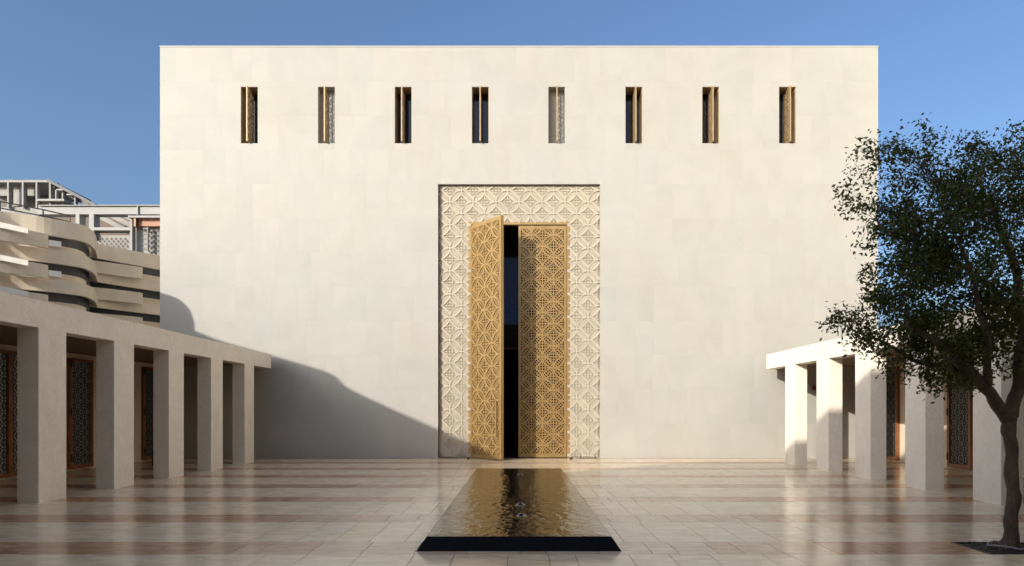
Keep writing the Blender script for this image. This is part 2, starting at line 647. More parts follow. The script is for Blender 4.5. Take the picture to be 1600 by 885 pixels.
# cladding panels
RH = 9.47 / 8
panels = []
for r in range(12):
    z0, z1 = r * RH, (r + 1) * RH
    brk = [X0, X1]
    if z0 < 9.4:
        brk += [PORT[0], PORT[1]]
    if r in (9, 10):
        brk += [wx + s * WHW for wx in WX for s in (-1, 1)]
    brk.sort()
    for a, b in zip(brk[:-1], brk[1:]):
        mid = (a + b) / 2
        if z0 < 9.4 and PORT[0] < mid < PORT[1]:
            continue
        za, zb = z0, min(z1, ZT)
        if r in (9, 10) and any(abs(mid - wx) < .05 for wx in WX):
            if r == 9:
                zb = WZ0
            else:
                za = WZ1
            panels.append((a, b, za, zb))
            continue
        x = a
        while x < b - 1e-4:
            w = rnd.choice((.55, .6, .65, .75, .9, 1.2))
            if b - x - w < .4:
                w = b - x
            panels.append((x, x + w, za, zb))
            x += w
panels.sort(key=lambda p: -(p[1] - p[0]) * (p[3] - p[2]))
rest = MB()
pm = MB().box(-.5, .5, 0, .0345, 0, 1).mesh("stone_panel", M_STONE)
for k, (a, b, za, zb) in enumerate(panels):
    pr = rnd.uniform(0, .0016)
    j = .0006
    if k < 300:
        o = put("stone_panel", pm, hall)
        o.location = ((a + b) / 2, -pr, za + j)
        o.scale = (b - a - 2 * j, 1, zb - za - 2 * j)
    else:
        rest.box(a + j, b - j, YW - pr, YW + .0345, za + j, zb - j)
tag(H(rest, "narrow_stone_panels", M_STONE), kind="stuff")

# windows with pivoting screens
scr = MB()
SW, SH = .57, WZ1 - WZ0 - .05
for (a, b, c, d) in ((0, SW, 0, .045), (0, SW, SH - .045, SH), (0, .04, .045, SH - .045), (SW - .04, SW, .045, SH - .045)):
    scr.box(-.02, .02, a, b, c, d)
lattice(scr, lambda u, v, h: (h - .008, u, v), .03, SW - .03, .03, SH - .03, .14, .016, .012, .012, .016, SW / 2, .1, 12, 0)
lattice(scr, lambda u, v, h: (.008 - h, u, v), .03, SW - .03, .03, SH - .03, .14, .016, .012, .012, .016, SW / 2, .1, 12, 0)
scr_me = scr.mesh("pivot_screen", M_BRONZE)
for k, wx in enumerate(WX):
    blind = k in (1, 4)
    ln = MB()
    yb = YW + (.30 if blind else .52)
    x0, x1 = wx - WHW, wx + WHW
    q = .012
    ln.box(x0, x0 + q, YW + .04, yb, WZ0, WZ1)
    ln.box(x1 - q, x1, YW + .04, yb, WZ0, WZ1)
    ln.box(x0 + q, x1 - q, YW + .04, yb, WZ1 - q, WZ1)
    ln.box(x0 + q, x1 - q, YW + .04, yb, WZ0, WZ0 + q)
    w = H(ln, "window", M_STONE if blind else M_BRONZE)
    bk = MB().box(x0, x1, yb, yb + .05, WZ0, WZ1)
    H(bk, "stone_back" if blind else "pane", M_STONE if blind else M_GLASS, w)
    s_ = put("pivot_screen", scr_me, w)
    s_.location = (wx + (.045 if k > 4 else -.03 if k < 3 else 0), YW - .14, WZ0 + .025)

# portal: carved stone surround
DHW, DTOP = 1.70, 8.16
YP = YW + .20
car = wall_holes(MB(), PORT[0], PORT[1], 0, PORT[3], YP, YP + .3, [(-DHW, DHW, -.1, DTOP)])
surround = H(car, "carved_surround", M_CARVED)
lt = MB()
lattice(lt, lambda u, v, h: (u, YP - h, v), PORT[0] + .01, PORT[1] - .01, .01, PORT[3] - .02, .4, .042, .034, .036, .085, 0, .1, 32, 8, skip=(-DHW, DHW, -1, DTOP), midrib=.022)
tag(H(lt, "carved_tracery", M_CARVED, surround), kind="stuff")
# door frame
fr = MB()
fr.box(-DHW - .06, -DHW + .04, YP - .07, YP + .12, 0, DTOP + .05)
fr.box(DHW - .04, DHW + .06, YP - .07, YP + .12, 0, DTOP + .05)
fr.box(-DHW + .04, DHW - .04, YP - .07, YP + .12, DTOP - .05, DTOP + .05)
H(fr, "door_frame", M_GOLD)
LW, LH = 1.67, DTOP - .10
leaf_lat = MB()
lattice(leaf_lat, lambda u, v, h: (u, -.02 - h, v), .07, LW - .07, .10, LH - .10, .385, .056, .031, .034, .05, LW / 2, .42, 28, 5, midrib=.028)
leaf_fr = MB()
for (a, b, c, d) in ((0, LW, 0, .13), (0, LW, LH - .12, LH), (0, .085, .13, LH - .12), (LW - .085, LW, .13, LH - .12)):
    leaf_fr.box(a, b, -.06, .06, c, d)
leaf_bk = MB().box(.085, LW - .085, .035, .048, .13, LH - .12)
st = MB()
z = .3
while z < LH - .2:
    for u in (.045, LW - .045):
        st.add([(u - .016, -.062, z), (u, -.062, z + .016), (u + .016, -.062, z), (u, -.062, z - .016), (u, -.08, z)],
               [(0, 4, 1), (1, 4, 2), (2, 4, 3), (3, 4, 0)])
    z += .27
LM = [(n_, b_.mesh(n_, m_)) for n_, b_, m_ in (("leaf_frame", leaf_fr, M_GOLD), ("pierced_lattice", leaf_lat, M_GOLD), ("leaf_backing", leaf_bk, M_LATT))]
st_me = st.mesh("studs", M_GOLD)
for side in (0, 1):
    lf = put("door_leaf", LM[0][1], hall)
    if side == 0:
        lf.location = (-DHW + .05, YP - YW + .02, .02)
        lf.rotation_euler = (0, 0, -math.radians(49))
        lf["label"] = "open door leaf swung out towards the pool"
        hb = MB().box(LW - .20, LW - .165, -.125, -.095, .75, 1.95)
        hb.box(LW - .195, LW - .17, -.095, -.05, .85, .89).box(LW - .195, LW - .17, -.095, -.05, 1.81, 1.85)
        hb.build("pull_handle", M_GOLD, lf)
    else:
        lf.location = (DHW - .05 - LW, YP - YW + .03, .02)
        lf["label"] = "closed door leaf half in shadow"
    for n_, me in LM[1:]:
        put(n_, me, lf)
    tag(put("studs", st_me, lf), kind="stuff")
# interior seen through the gap
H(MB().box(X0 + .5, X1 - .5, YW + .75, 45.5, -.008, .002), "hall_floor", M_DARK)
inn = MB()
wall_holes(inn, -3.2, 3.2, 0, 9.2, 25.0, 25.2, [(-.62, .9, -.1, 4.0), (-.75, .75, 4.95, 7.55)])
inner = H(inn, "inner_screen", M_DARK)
fi = MB()
fi.box(-.66, -.60, 24.93, 25.03, 0, 4.06)
fi.box(.88, .94, 24.93, 25.03, 0, 4.06)
fi.box(-.60, .88, 24.93, 25.03, 4.0, 4.06)
H(fi, "doorway_frame", M_WOOD, inner)
H(MB().box(-.75, .75, 25.12, 25.15, 4.95, 7.55), "blue_window", M_BLUE, inner)
bl = MB()
lattice(bl, lambda u, v, h: (u, 25.06 - h, v), -.75, .75, 4.95, 7.55, .16, .03, .014, .02, .03, 0, 5, 12, 3)
tag(H(bl, "window_lattice", M_STEEL, inner), kind="stuff")
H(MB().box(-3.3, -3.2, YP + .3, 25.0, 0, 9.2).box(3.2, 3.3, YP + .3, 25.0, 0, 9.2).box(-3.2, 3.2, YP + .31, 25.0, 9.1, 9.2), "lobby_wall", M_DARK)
# door stops on the paving
for k, x in enumerate((-1.72, 1.75)):
    b = MB().lathe([(.035, 0), (.035, .045), (.02, .06)], x, 22.0, 10)
    tag(b.build("door_stop", M_BLACK), ("small black door stop on the paving below the open door leaf", "small black door stop on the paving below the closed door leaf")[k], "door stop", "door stops before the portal")

# ------------------------------------------------------------------ colonnades
def arcade_door(double=False):
    w = 1.8 if double else .96
    z1 = 3.06
    fr_ = MB()
    fr_.box(-.03, .06, -w / 2, -w / 2 + .09, .05, z1)
    fr_.box(-.03, .06, w / 2 - .09, w / 2, .05, z1)
    fr_.box(-.03, .06, -w / 2 + .09, w / 2 - .09, .05, .15)
    fr_.box(-.03, .06, -w / 2 + .09, w / 2 - .09, z1 - .08, z1)
    if double:
        fr_.box(-.03, .07, -.06, .06, .15, z1 - .08)
    gl = MB().box(-.012, -.004, -w / 2 + .09, w / 2 - .09, .15, z1 - .08)
    la = MB()
    lattice(la, lambda u, v, h: (h, u, v), -w / 2 + .08, w / 2 - .08, .14, z1 - .07, .145, .020, .010, .012, .02, .18 if not double else .3, .3, 14, 3)
    hg = MB()
    for zz in (.25, 1.5, 2.8):
        hg.box(.061, .08, -w / 2 + .01, -w / 2 + .05, zz, zz + .2)
    return [("door", fr_.mesh("door", M_WOOD)), ("glass", gl.mesh("glass", M_DOORGLASS)), ("lattice", la.mesh("lattice", M_LATT)), ("hinges", hg.mesh("hinges", M_BLACK))]


DM = {d: arcade_door(d) for d in (False, True)}


def colonnade(sx, face, fronts, zb, zt, doors, yend, label):
    c = empty("colonnade", (sx * face, 0, 0), label=label, cat="colonnade")
    inv = Matrix.Translation((-sx * face, 0, 0))

    def part(mb, name, m, parent=c):
        o = mb.build(name, m, parent)
        o.matrix_parent_inverse = inv
        return o
    xs = sorted((sx * face, sx * (face + .38)))
    cm = MB().chbox(-.19, .19, 0, .70, 0, zb, .006).mesh("column", M_COLUMN)
    for yf in fronts:
        o = put("column", cm, c)
        o.location = (sx * .19, yf, 0)
    part(MB().box(xs[0], xs[1], 0, yend, zb, zt), "beam", M_COLUMN)
    xr = sorted((sx * (face + .38), sx * 12.4))
    part(MB().box(xr[0], xr[1], 0, YW - .004, zb + .12, zt - .05), "roof_slab", M_CEIL)
    xr = sorted((sx * 12.2, sx * 12.4))
    part(MB().box(xr[0], xr[1], 0, YW - .004, 0, zb + .12), "back_wall", M_WALLIN)
    for (yc, dbl) in doors:
        d0 = None
        for n_, me in DM[dbl]:
            o = put(n_, me, d0 or c)
            if d0 is None:
                d0 = o
                o.location = (sx * (12.16 - face), yc, 0)
                o.rotation_euler = (0, 0, PI if sx > 0 else 0)
            if n_ == "lattice":
                o["kind"] = "stuff"
    return c


colonnade(-1, 8.42, [20.0, 17.82, 15.67, 13.55, 11.42, 9.28, 7.14, 5.0], 3.08, 3.56, [(21.5, False), (18.05, False), (15.5, True), (12.0, True), (8.4, True)], 22.12,
          "shaded stone colonnade below the curved beige building")
colonnade(1, 8.30, [19.62, 17.48, 15.39, 13.31, 11.22, 9.1, 7.0, 4.9], 3.04, 3.52, [(21.35, False), (17.95, False), (14.4, True), (11.0, True)], 21.85,
          "partly sunlit stone colonnade behind the leafy tree")
# round red fitting on the facade inside the sunlit colonnade
al = MB()
n = 16
prof = [(.09, 0), (.09, .03), (.075, .06), (.04, .08)]
vs = [(10.17 + r * math.cos(2 * PI * k / n), YW - .002 - d, 2.42 + r * math.sin(2 * PI * k / n)) for r, d in prof for k in range(n)]
al.add(vs, [(i * n + (k + 1) % n, i * n + k, (i + 1) * n + k, (i + 1) * n + (k + 1) % n) for i in range(3) for k in range(n)] + [tuple(3 * n + k for k in range(n))])
tag(al.build("alarm_bell", M_RED_PAINT, smooth=True), "small round dark red fitting on the wall behind the farthest sunlit column", "alarm bell")
# dark seat in the shaded colonnade
ch = empty("chair", (-10.45, 19.2, 0), label="dark chair with a reddish brown backrest standing in the shaded colonnade", cat="chair")
s_ = MB()
s_.chbox(-.28, .28, -.26, .26, .40, .50, .05)
s_.build("seat", M_BLACK, ch)
b_ = MB()
arc = [(-.30 + .6 * k / 8, .20 + .10 * math.sin(PI * k / 8)) for k in range(9)]
b_.ribbon(arc, .62, .84, .05)
b_.build("backrest", M_LEATHER, ch)
b_ = MB().ribbon([(x * .8, y_ + .005) for x, y_ in arc], .845, .98, .06)
b_.build("head_cushion", M_BLACK, ch)
for lx in (-.23, .23):
    for ly in (-.2, .2):
        MB().beam((lx, ly, 0), (lx, ly, .40), .04, .04).build("leg", M_BLACK, ch)
    MB().beam((lx * 1.2, .22, .40), (lx * 1.2, .24, .7), .04, .04).build("back_post", M_BLACK, ch)

# ------------------------------------------------------------------ pool
pool = empty("pool", (0, POOL_Y0, 0), label="long low black granite water feature before the portal", cat="pool")
inset, pz = .104, .150
a, b, c, d = -POOL_HW, POOL_HW, POOL_Y0, POOL_Y1
pb = MB()
pb.add([(a, c, 0), (b, c, 0), (b, d, 0), (a, d, 0), (a + inset, c + inset, pz), (b - inset, c + inset, pz), (b - inset, d - inset, pz), (a + inset, d - inset, pz)],
       [(0, 3, 2, 1), (4, 5, 6, 7), (0, 1, 5, 4), (1, 2, 6, 5), (2, 3, 7, 6), (3, 0, 4, 7)])
o = pb.build("granite_basin", M_GRANITE, pool)
o.matrix_parent_inverse = Matrix.Translation((0, -POOL_Y0, 0))
JETS = [(.03, 9.05), (.02, 10.1), (.03, 14.9)]
nx, ny = 110, 460
wx0, wx1, wy0, wy1 = a + inset + .004, b - inset - .004, c + inset + .004, d - inset - .004
vs, fs = [], []
for j in range(ny + 1):
    yy = wy0 + (wy1 - wy0) * j / ny
    for i in range(nx + 1):
        xx = wx0 + (wx1 - wx0) * i / nx
        ed = min(1, min(xx - wx0, wx1 - xx, yy - wy0, wy1 - yy) / .12)
        h = noise.noise(Vector((xx * 5.5, yy * 4.5, 1.7))) * .0034 + noise.noise(Vector((xx * 13, yy * 10, 5.1))) * .0006
        for jx, jy in JETS:
            r = math.hypot(xx - jx, yy - jy)
            h += .038 * math.exp(-(r / .055) ** 2) * (1 + .6 * noise.noise(Vector((xx * 40, yy * 40, 2))))
            h += .0042 * math.cos(r * 38 + 2.2 * noise.noise(Vector((xx * 4, yy * 4, 9)))) * math.exp(-r * 1.7)
        vs.append((xx, yy, .157 + h * ed - .006 * (1 - ed)))
for j in range(ny):
    for i in range(nx):
        k = j * (nx + 1) + i
        fs.append((k, k + 1, k + nx + 2, k + nx + 1))
o = MB().add(vs, fs).build("water", M_WATER, pool, True)
o.matrix_parent_inverse = Matrix.Translation((0, -POOL_Y0, 0))
o["kind"] = "structure"

# ------------------------------------------------------------------ curved ribbon building on the left
def smooth_path(pts, k=5):
    out = []
    P = [Vector(p) for p in pts]
    for i in range(len(P) - 1):
        p0, p1, p2, p3 = P[max(i - 1, 0)], P[i], P[i + 1], P[min(i + 2, len(P) - 1)]
        for s_ in range(k):
            t_ = s_ / k
            q = .5 * ((2 * p1) + (p2 - p0) * t_ + (2 * p0 - 5 * p1 + 4 * p2 - p3) * t_ ** 2 + (3 * p1 - p0 - 3 * p2 + p3) * t_ ** 3)
            out.append((q.x, q.y))
    out.append(tuple(P[-1]))
    return out


curved = empty("curved_building", (-21, 14, 0), label="beige building of curved stacked balcony bands beyond the shaded colonnade", cat="building")
INV = Matrix.Translation((21, -14, 0))


def cpart(mb, name, m, parent=curved):
    o_ = mb.build(name, m, parent)
    o_.matrix_parent_inverse = INV
    return o_


units = [
    [(-20.0, -5.8), (-19.95, 0), (-19.95, 2), (-20.1, 4.1), (-20.2, 6.5), (-20.1, 7.5), (-19.8, 8.05), (-19.7, 8.55), (-19.9, 9.05), (-20.4, 9.93), (-20.8, 10.6), (-21.1, 11.1), (-21.2, 11.7), (-21.3, 12.0)],
    [(-21.3, 12.05), (-20.88, 12.2), (-20.1, 13.14), (-19.75, 13.64), (-19.45, 14.34), (-19.6, 14.84), (-20.2, 16), (-20.8, 17.2), (-21.3, 18)],
    [(-20.6, 22.6), (-19.36, 24.3), (-18.3, 25.1), (-17.62, 25.9), (-17.5, 26.4), (-17.8, 27.3), (-18.4, 28.4), (-18.9, 29.2)],
    [(-18.95, 28.7), (-18.4, 29.6), (-17.35, 31.2), (-16.6, 32.6), (-16.5, 33.4), (-17.2, 34.6)],
]
tiers = [(9.10, .66), (7.90, .52), (6.75, .50), (5.62, .50), (4.5, .6), (3.4, .6), (2.3, .6), (1.2, .6)]
for k, u in enumerate(units):
    P = smooth_path(u)
    top = 9.1
    for (z1, h) in tiers:
        b_ = MB().ribbon(P, z1 - h, z1, .14)
        cpart(b_, "balcony_band", M_RIB)
    # recessed lower band of every tier
    n = len(P)
    q = [(x - .40, y_ + .16) for x, y_ in P[int(n * .12):int(n * .72)]]
    for (z1, h), nxt in zip(tiers, [t_[0] for t_ in tiers[1:]] + [.1]):
        cpart(MB().ribbon(q, nxt + .02, nxt + .02 + (z1 - h - nxt) * .48, .1), "recessed_band", M_RIB)
# body behind the bands
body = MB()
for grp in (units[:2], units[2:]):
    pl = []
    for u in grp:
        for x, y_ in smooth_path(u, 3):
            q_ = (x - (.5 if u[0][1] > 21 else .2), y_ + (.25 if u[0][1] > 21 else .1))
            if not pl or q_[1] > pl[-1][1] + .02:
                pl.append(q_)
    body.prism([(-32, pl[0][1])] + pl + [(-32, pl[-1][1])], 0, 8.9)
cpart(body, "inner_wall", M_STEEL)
# projecting folded bands, pale return faces
for (zt_, hh) in ((8.40, .54), (7.22, .52), (6.08, .5)):
    b_ = MB()
    p_ = smooth_path([(-20.1, 22.9), (-19.2, 23.5), (-18.35, 24.35), (-18.05, 24.85), (-18.1, 25.05)], 4)
    b_.ribbon(p_, zt_ - hh, zt_, .09)
    cpart(b_, "projecting_band", M_RIB)
    b_ = MB()
    b_.ribbon([(-19.35, 23.45), (-18.7, 23.7), (-18.05, 23.95)], [zt_ - .05, zt_ - .13, zt_ - .24], [zt_ + .16, zt_ + .07, zt_ - .05], .05)
    cpart(b_, "pale_fin", M_RIB_LT)
    b_ = MB()
    p_ = smooth_path([(-19.0, 28.6), (-18.25, 29.3), (-17.55, 30.05), (-17.5, 30.3)], 4)
    b_.ribbon(p_, zt_ - hh - .1, zt_ - .1, .09)
    cpart(b_, "projecting_band", M_RIB)
for (zt_) in (7.86, 6.68):
    for (p0, p1) in (((-19.3, 23.95), (-18.7, 24.55)), ((-18.3, 25.35), (-18.0, 25.62)), ((-18.5, 29.55), (-18.1, 29.95))):
        cpart(MB().ribbon([p0, p1], zt_ + .22, zt_ + .44, .05), "sunlit_gap_strip", M_GAP_SUN)  # bright bits between the bands, painted as if sunlit
rl = MB()
rp = [(-20.6, 23.2), (-19.6, 24.6), (-18.7, 25.6), (-18.2, 26.4)]
for z_ in (9.3, 9.55):
    rl.tube([(x, y_, z_) for x, y_ in rp], [.025] * 4, 6)
for x, y_ in rp:
    rl.tube([(x, y_, 8.9), (x, y_, 9.56)], [.03] * 2, 6)
cpart(rl, "roof_rail", M_STEEL)

# ------------------------------------------------------------------ block behind the camera, whose shadow crosses the court
rear = empty("court_side_building", (0, -6, 0), label="plain brown rendered block closing the court opposite the portal", cat="building")
rb = MB()
pf = [(-22.0, 0), (-22.0, 8.85), (-19.25, 12.0), (16, 12.0), (16, 0)]
n = len(pf)
rb.add([(x, -12, z) for x, z in pf] + [(x, -6, z) for x, z in pf],
       [tuple(range(n)), tuple(range(2 * n - 1, n - 1, -1))] + [((i + 1) % n, i, n + i, n + (i + 1) % n) for i in range(n)])
o = rb.build("wall", simple("brown_render", (.30, .24, .18), .8), rear)
RINV = Matrix.Translation((0, 6, 0))
o.matrix_parent_inverse = RINV
for k in range(10):
    for z_ in (2.2, 7.2):
        w_ = MB().box(-17.5 + k * 3.3, -16.2 + k * 3.3, -5.99, -5.93, z_, z_ + 2)
        o = w_.build("window", M_GLASS, rear)
        o.matrix_parent_inverse = RINV
# unseen block added right of the frame to bounce warm sunlight
east = empty("added_bounce_block", (18.5, 0, 0), label="unseen tall pale block added to bounce warm light into the court", cat="building")
EINV = Matrix.Translation((-18.5, 0, 0))
eb = MB()
eh = []
for k in range(13):
    for z_ in (5.2, 9.4, 13.6, 17.8):
        eh.append((-28 + k * 3.9, -26.9 + k * 3.9, z_, z_ + 1.9))
wall_holes(eb, -30, 22, 0, 23, 0, .3, eh)
eb.v = [(18.5 + y_, x, z_) for x, y_, z_ in eb.v]
eb.f = [tuple(reversed(f_)) for f_ in eb.f]
eb.box(18.85, 28, -30, 22, 0, 22.9)
o = eb.build("wall", M_RIB_LT, east)
o.matrix_parent_inverse = EINV
wm = MB().box(-.04, .04, -.55, .55, 0, 1.9).mesh("window", M_GLASS)
for h_ in eh:
    o = put("window", wm, east)
    o.location = (.25, (h_[0] + h_[1]) / 2, h_[2])

# ------------------------------------------------------------------ far buildings
DB = 62.0
fb = empty("framed_building", (-40, DB, 0), label="white concrete frame with raked slabs and patterned screen wall beside the hall", cat="building")


def far(mb, name, m, root, parent=None):
    o_ = mb.build(name, m, parent or root)
    if not parent:
        o_.matrix_parent_inverse = Matrix.Translation(-Vector(root.location))
    return o_


def rect(mb, px0, px1, py0, py1, D, th):
    p, q = at(px0, py1, D), at(px1, py0, D)
    return mb.box(p.x, q.x, D, D + th, p.z, q.z)


far(rect(MB(), 60, 285, 321.5, 335, DB, 1.0), "top_beam", M_WHITE, fb)
far(rect(MB(), 60, 285, 320.3, 321.6, DB - .2, 1.4), "parapet_rail", M_WHITE, fb)
for a_, b_ in ((118, 124), (139, 146.5), (213.5, 215.5)):
    far(rect(MB(), a_, b_, 321.8 if a_ > 200 else 335, 336 if a_ > 200 else 372, DB - .15, .9), "column", M_WHITE, fb)
far(rect(MB(), 144, 203, 355.5, 360, DB - .2, 1.0), "floor_beam", M_WHITE, fb)
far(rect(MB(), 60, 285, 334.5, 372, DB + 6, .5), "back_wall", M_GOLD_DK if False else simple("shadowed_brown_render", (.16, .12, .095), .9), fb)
for k in range(4):
    p0, p1 = at(150 + k * 20, 335, DB + 4), at(200 + k * 24, 362, DB + 4)
    far(MB().beam(p0, p1, .5, .45), "raked_slab", M_CONC, fb)
scw = MB()
p, q = at(120, 430, DB + .3), at(203, 368, DB + .3)
scw.box(p.x, q.x, p.y, p.y + .5, 0, q.z)
p2, q2 = at(212, 430, DB - .5), at(285, 355, DB - .5)
scw.box(p2.x, q2.x, p2.y, p2.y + .5, 0, q2.z)
sw = far(scw, "screen_wall", M_CONC, fb)
dm = MB()
for (pp, qq, xx0, xx1) in ((p, q, p.x, q.x), (p2, q2, p2.x + 1.0, q2.x)):
    yy = pp.y - .03
    j = 0
    z_ = qq.z - .35
    while z_ > qq.z - 4.2:
        x = xx0 + .25 + (.22 if j % 2 else 0)
        while x < xx1 - .2:
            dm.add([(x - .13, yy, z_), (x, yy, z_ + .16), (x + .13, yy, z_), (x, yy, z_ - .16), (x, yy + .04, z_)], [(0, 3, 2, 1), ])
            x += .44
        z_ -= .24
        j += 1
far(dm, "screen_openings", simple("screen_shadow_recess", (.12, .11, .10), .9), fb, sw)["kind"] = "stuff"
pk = far(rect(MB(), 208, 285, 340, 353.5, DB - 1.0, 3), "terracotta_band", M_PINK, fb)
far(rect(MB(), 200, 285, 337, 340.2, DB - 1.5, 4), "canopy_slab", M_WHITE, fb)
far(rect(MB(), 203, 206.5, 340.2, 396, DB - 1.2, .5), "corner_post", M_CONC, fb)
far(rect(MB(), 209, 212, 340.2, 354, DB - 1.4, .4), "post", M_WOOD, fb)
ld = MB()
for k in range(5):
    ld.beam(at(224, 357.5 + k * 8, DB - 1), at(231.5, 357.5 + k * 8, DB - 1), .12, .14)
ld.beam(at(231, 355, DB - 1), at(231, 392, DB - 1), .14, .14)
far(ld, "ladder", M_BLACK, fb)

DA = 84.0
fa = empty("roof_structure", (-60, DA, 0), label="grey concrete framed block with a sloping roof rising beyond the curved bands", cat="building")
far(rect(MB(), -60, 79, 281.5, 285, DA, 8), "roof_plate", M_CONC, fa)
for a_ in (-30, 11, 34, 55.5, 76.5):
    far(rect(MB(), a_, a_ + 2.6, 285, 325, DA, .5), "column", M_CONC, fa)
for a_, b_, c_, d_ in ((-20, 11, 286, 306), (21, 34, 286, 322), (43, 55, 286, 306)):
    far(rect(MB(), a_, b_, c_, d_, DA + 1.2, .4), "infill_panel", M_CONC, fa)
far(rect(MB(), -60, 90, 286, 324, DA + 5, .4), "back_wall", simple("dark_grey_render", (.17, .16, .16), .9), fa)
far(rect(MB(), 58, 100, 311, 314, DA - .5, 2), "ledge", M_WHITE, fa)
sl = MB()
sl.beam(at(78, 283.5, DA), at(152, 322.5, DA), 1.0, .35)
sl.beam(at(82, 289, DA + 1), at(140, 322, DA + 1), .6, .5)
far(sl, "sloping_beam", M_STEEL, fa)
for a_, t_ in ((86, 297), (96.5, 298), (116, 306)):
    far(rect(MB(), a_, a_ + 2, t_, 325, DA + .2, .5), "strut", M_CONC, fa)
for a_, b_, c_ in ((88, 99, 295.5), (104, 118, 303)):
    far(rect(MB(), a_, b_, c_, c_ + 2, DA - .2, 1.5), "cross_beam", M_WHITE, fa)
far(rect(MB(), -60, 150, 324, 640, DA + .5, 9), "lower_storey", M_CONC, fa)
far(rect(MB(), 60, 202, 372.5, 640, DB + .9, 6), "lower_storey", M_CONC, fb)
for a_ in (13, 58):
    pv = at(a_, 281, DA)
    far(MB().box(pv.x - .15, pv.x + .15, DA + .5, DA + .8, pv.z - .1, pv.z + .25), "roof_vent", M_STEEL, fa)

# ------------------------------------------------------------------ tree
TD = 7.68
tree = empty("tree", (5.8, TD, 0), label="dark leafy tree with a knotted trunk beside the sunlit colonnade", cat="tree")
TINV = Matrix.Translation(-Vector(tree.location))
tr = random.Random(21)


def tpart(mb, name, m, smooth=True):
    o_ = mb.build(name, m, tree, smooth)
    o_.matrix_parent_inverse = TINV
    return o_


def px3(px, py, dy=0.):
    p = at(px, py, TD + dy)
    return p


trunk_pts = [(1577, 866, 25), (1578, 858, 18.5), (1578, 845, 13), (1581, 815, 10.8), (1583, 775, 11.4), (1581, 730, 10.6), (1578, 690, 10.6), (1577, 660, 11.8), (1575, 640, 12.5)]
sub = []
for i in range(len(trunk_pts) - 1):
    for s_ in range(4):
        t_ = s_ / 4
        sub.append(tuple(trunk_pts[i][k] * (1 - t_) + trunk_pts[i + 1][k] * t_ for k in range(3)))
sub.append(trunk_pts[-1])
tk = MB()
tk.tube([px3(x + 2 * math.sin(i * .9), y_, 0) for i, (x, y_, r) in enumerate(sub)],
        [.84 * r * TD / F * (1 + .05 * math.sin(i * 1.7) + tr.uniform(-.05, .05)) for i, (x, y_, r) in enumerate(sub)], 20, .16)
limbs = [
    [(1572, 652, 15, 0), (1556, 628, 13.5, -.1), (1540, 606, 12, -.2), (1520, 585, 10, -.3), (1490, 560, 8, -.4), (1455, 530, 6, -.45), (1415, 500, 4.5, -.4)],
    [(1580, 650, 15, 0), (1588, 615, 14, .05), (1594, 570, 12, .1), (1598, 510, 11, .15), (1590, 440, 9, .2), (1570, 370, 7, .25), (1545, 310, 5, .3)],
    [(1540, 606, 9, -.2), (1545, 570, 8, -.35), (1540, 520, 7, -.5), (1525, 455, 5, -.45), (1505, 390, 3.5, -.5), (1475, 330, 2.2, -.45)],
    [(1594, 570, 9, .1), (1620, 530, 8, .2), (1650, 470, 7, .3), (1670, 400, 5, .3)],
    [(1520, 585, 6, -.3), (1470, 575, 5, -.1), (1420, 560, 4, .1), (1370, 530, 3, .2), (1330, 515, 2, .2)],
    [(1598, 510, 8, .15), (1560, 460, 7, .5), (1500, 410, 5.5, .8), (1450, 380, 4, .9), (1400, 370, 3, .8)],
]
nodes = []
lb = MB()
for L in limbs:
    P = []
    for i in range(len(L) - 1):
        for s_ in range(5):
            t_ = s_ / 5
            P.append(tuple(L[i][k] * (1 - t_) + L[i + 1][k] * t_ for k in range(4)))
    P.append(L[-1])
    pts = [px3(p[0] + 2.5 * math.sin(i * .8 + L[0][0]), p[1] + 2 * math.cos(i * .7), p[3]) for i, p in enumerate(P)]
    rad = [p[2] * .68 * TD / F for p in P]
    lb.tube(pts, rad, 10, .2)
    nodes += [(q, r) for q, r in list(zip(pts, rad))[6:]]
# clusters: (px, py, radius px, twigs, leaves per twig)
blobs = [(1540, 400, 115, 60, 70), (1470, 350, 85, 44, 64), (1440, 450, 80, 42, 64), (1490, 520, 70, 36, 64), (1590, 310, 105, 50, 64), (1660, 420, 130, 40, 60), (1560, 545, 58, 26, 58), (1425, 390, 65, 30, 60),
         (1610, 480, 90, 34, 60), (1530, 300, 70, 28, 54), (1640, 300, 80, 24, 50), (1460, 555, 48, 20, 52), (1410, 510, 46, 18, 52), (1385, 440, 42, 16, 48),
         (1340, 245, 40, 9, 26), (1330, 310, 36, 9, 28), (1352, 365, 34, 8, 28), (1392, 250, 48, 14, 36), (1440, 225, 38, 9, 26), (1475, 265, 46, 16, 36), (1530, 250, 36, 9, 28), (1585, 238, 42, 12, 30),
         (1305, 510, 28, 7, 28), (1340, 520, 34, 11, 34), (1372, 545, 34, 10, 34), (1362, 480, 34, 10, 36), (1405, 575, 26, 7, 34), (1445, 600, 20, 5, 30), (1400, 310, 46, 14, 40), (1395, 350, 34, 9, 36), (1510, 600, 24, 7, 34)]
tw = MB()
lf = MB()
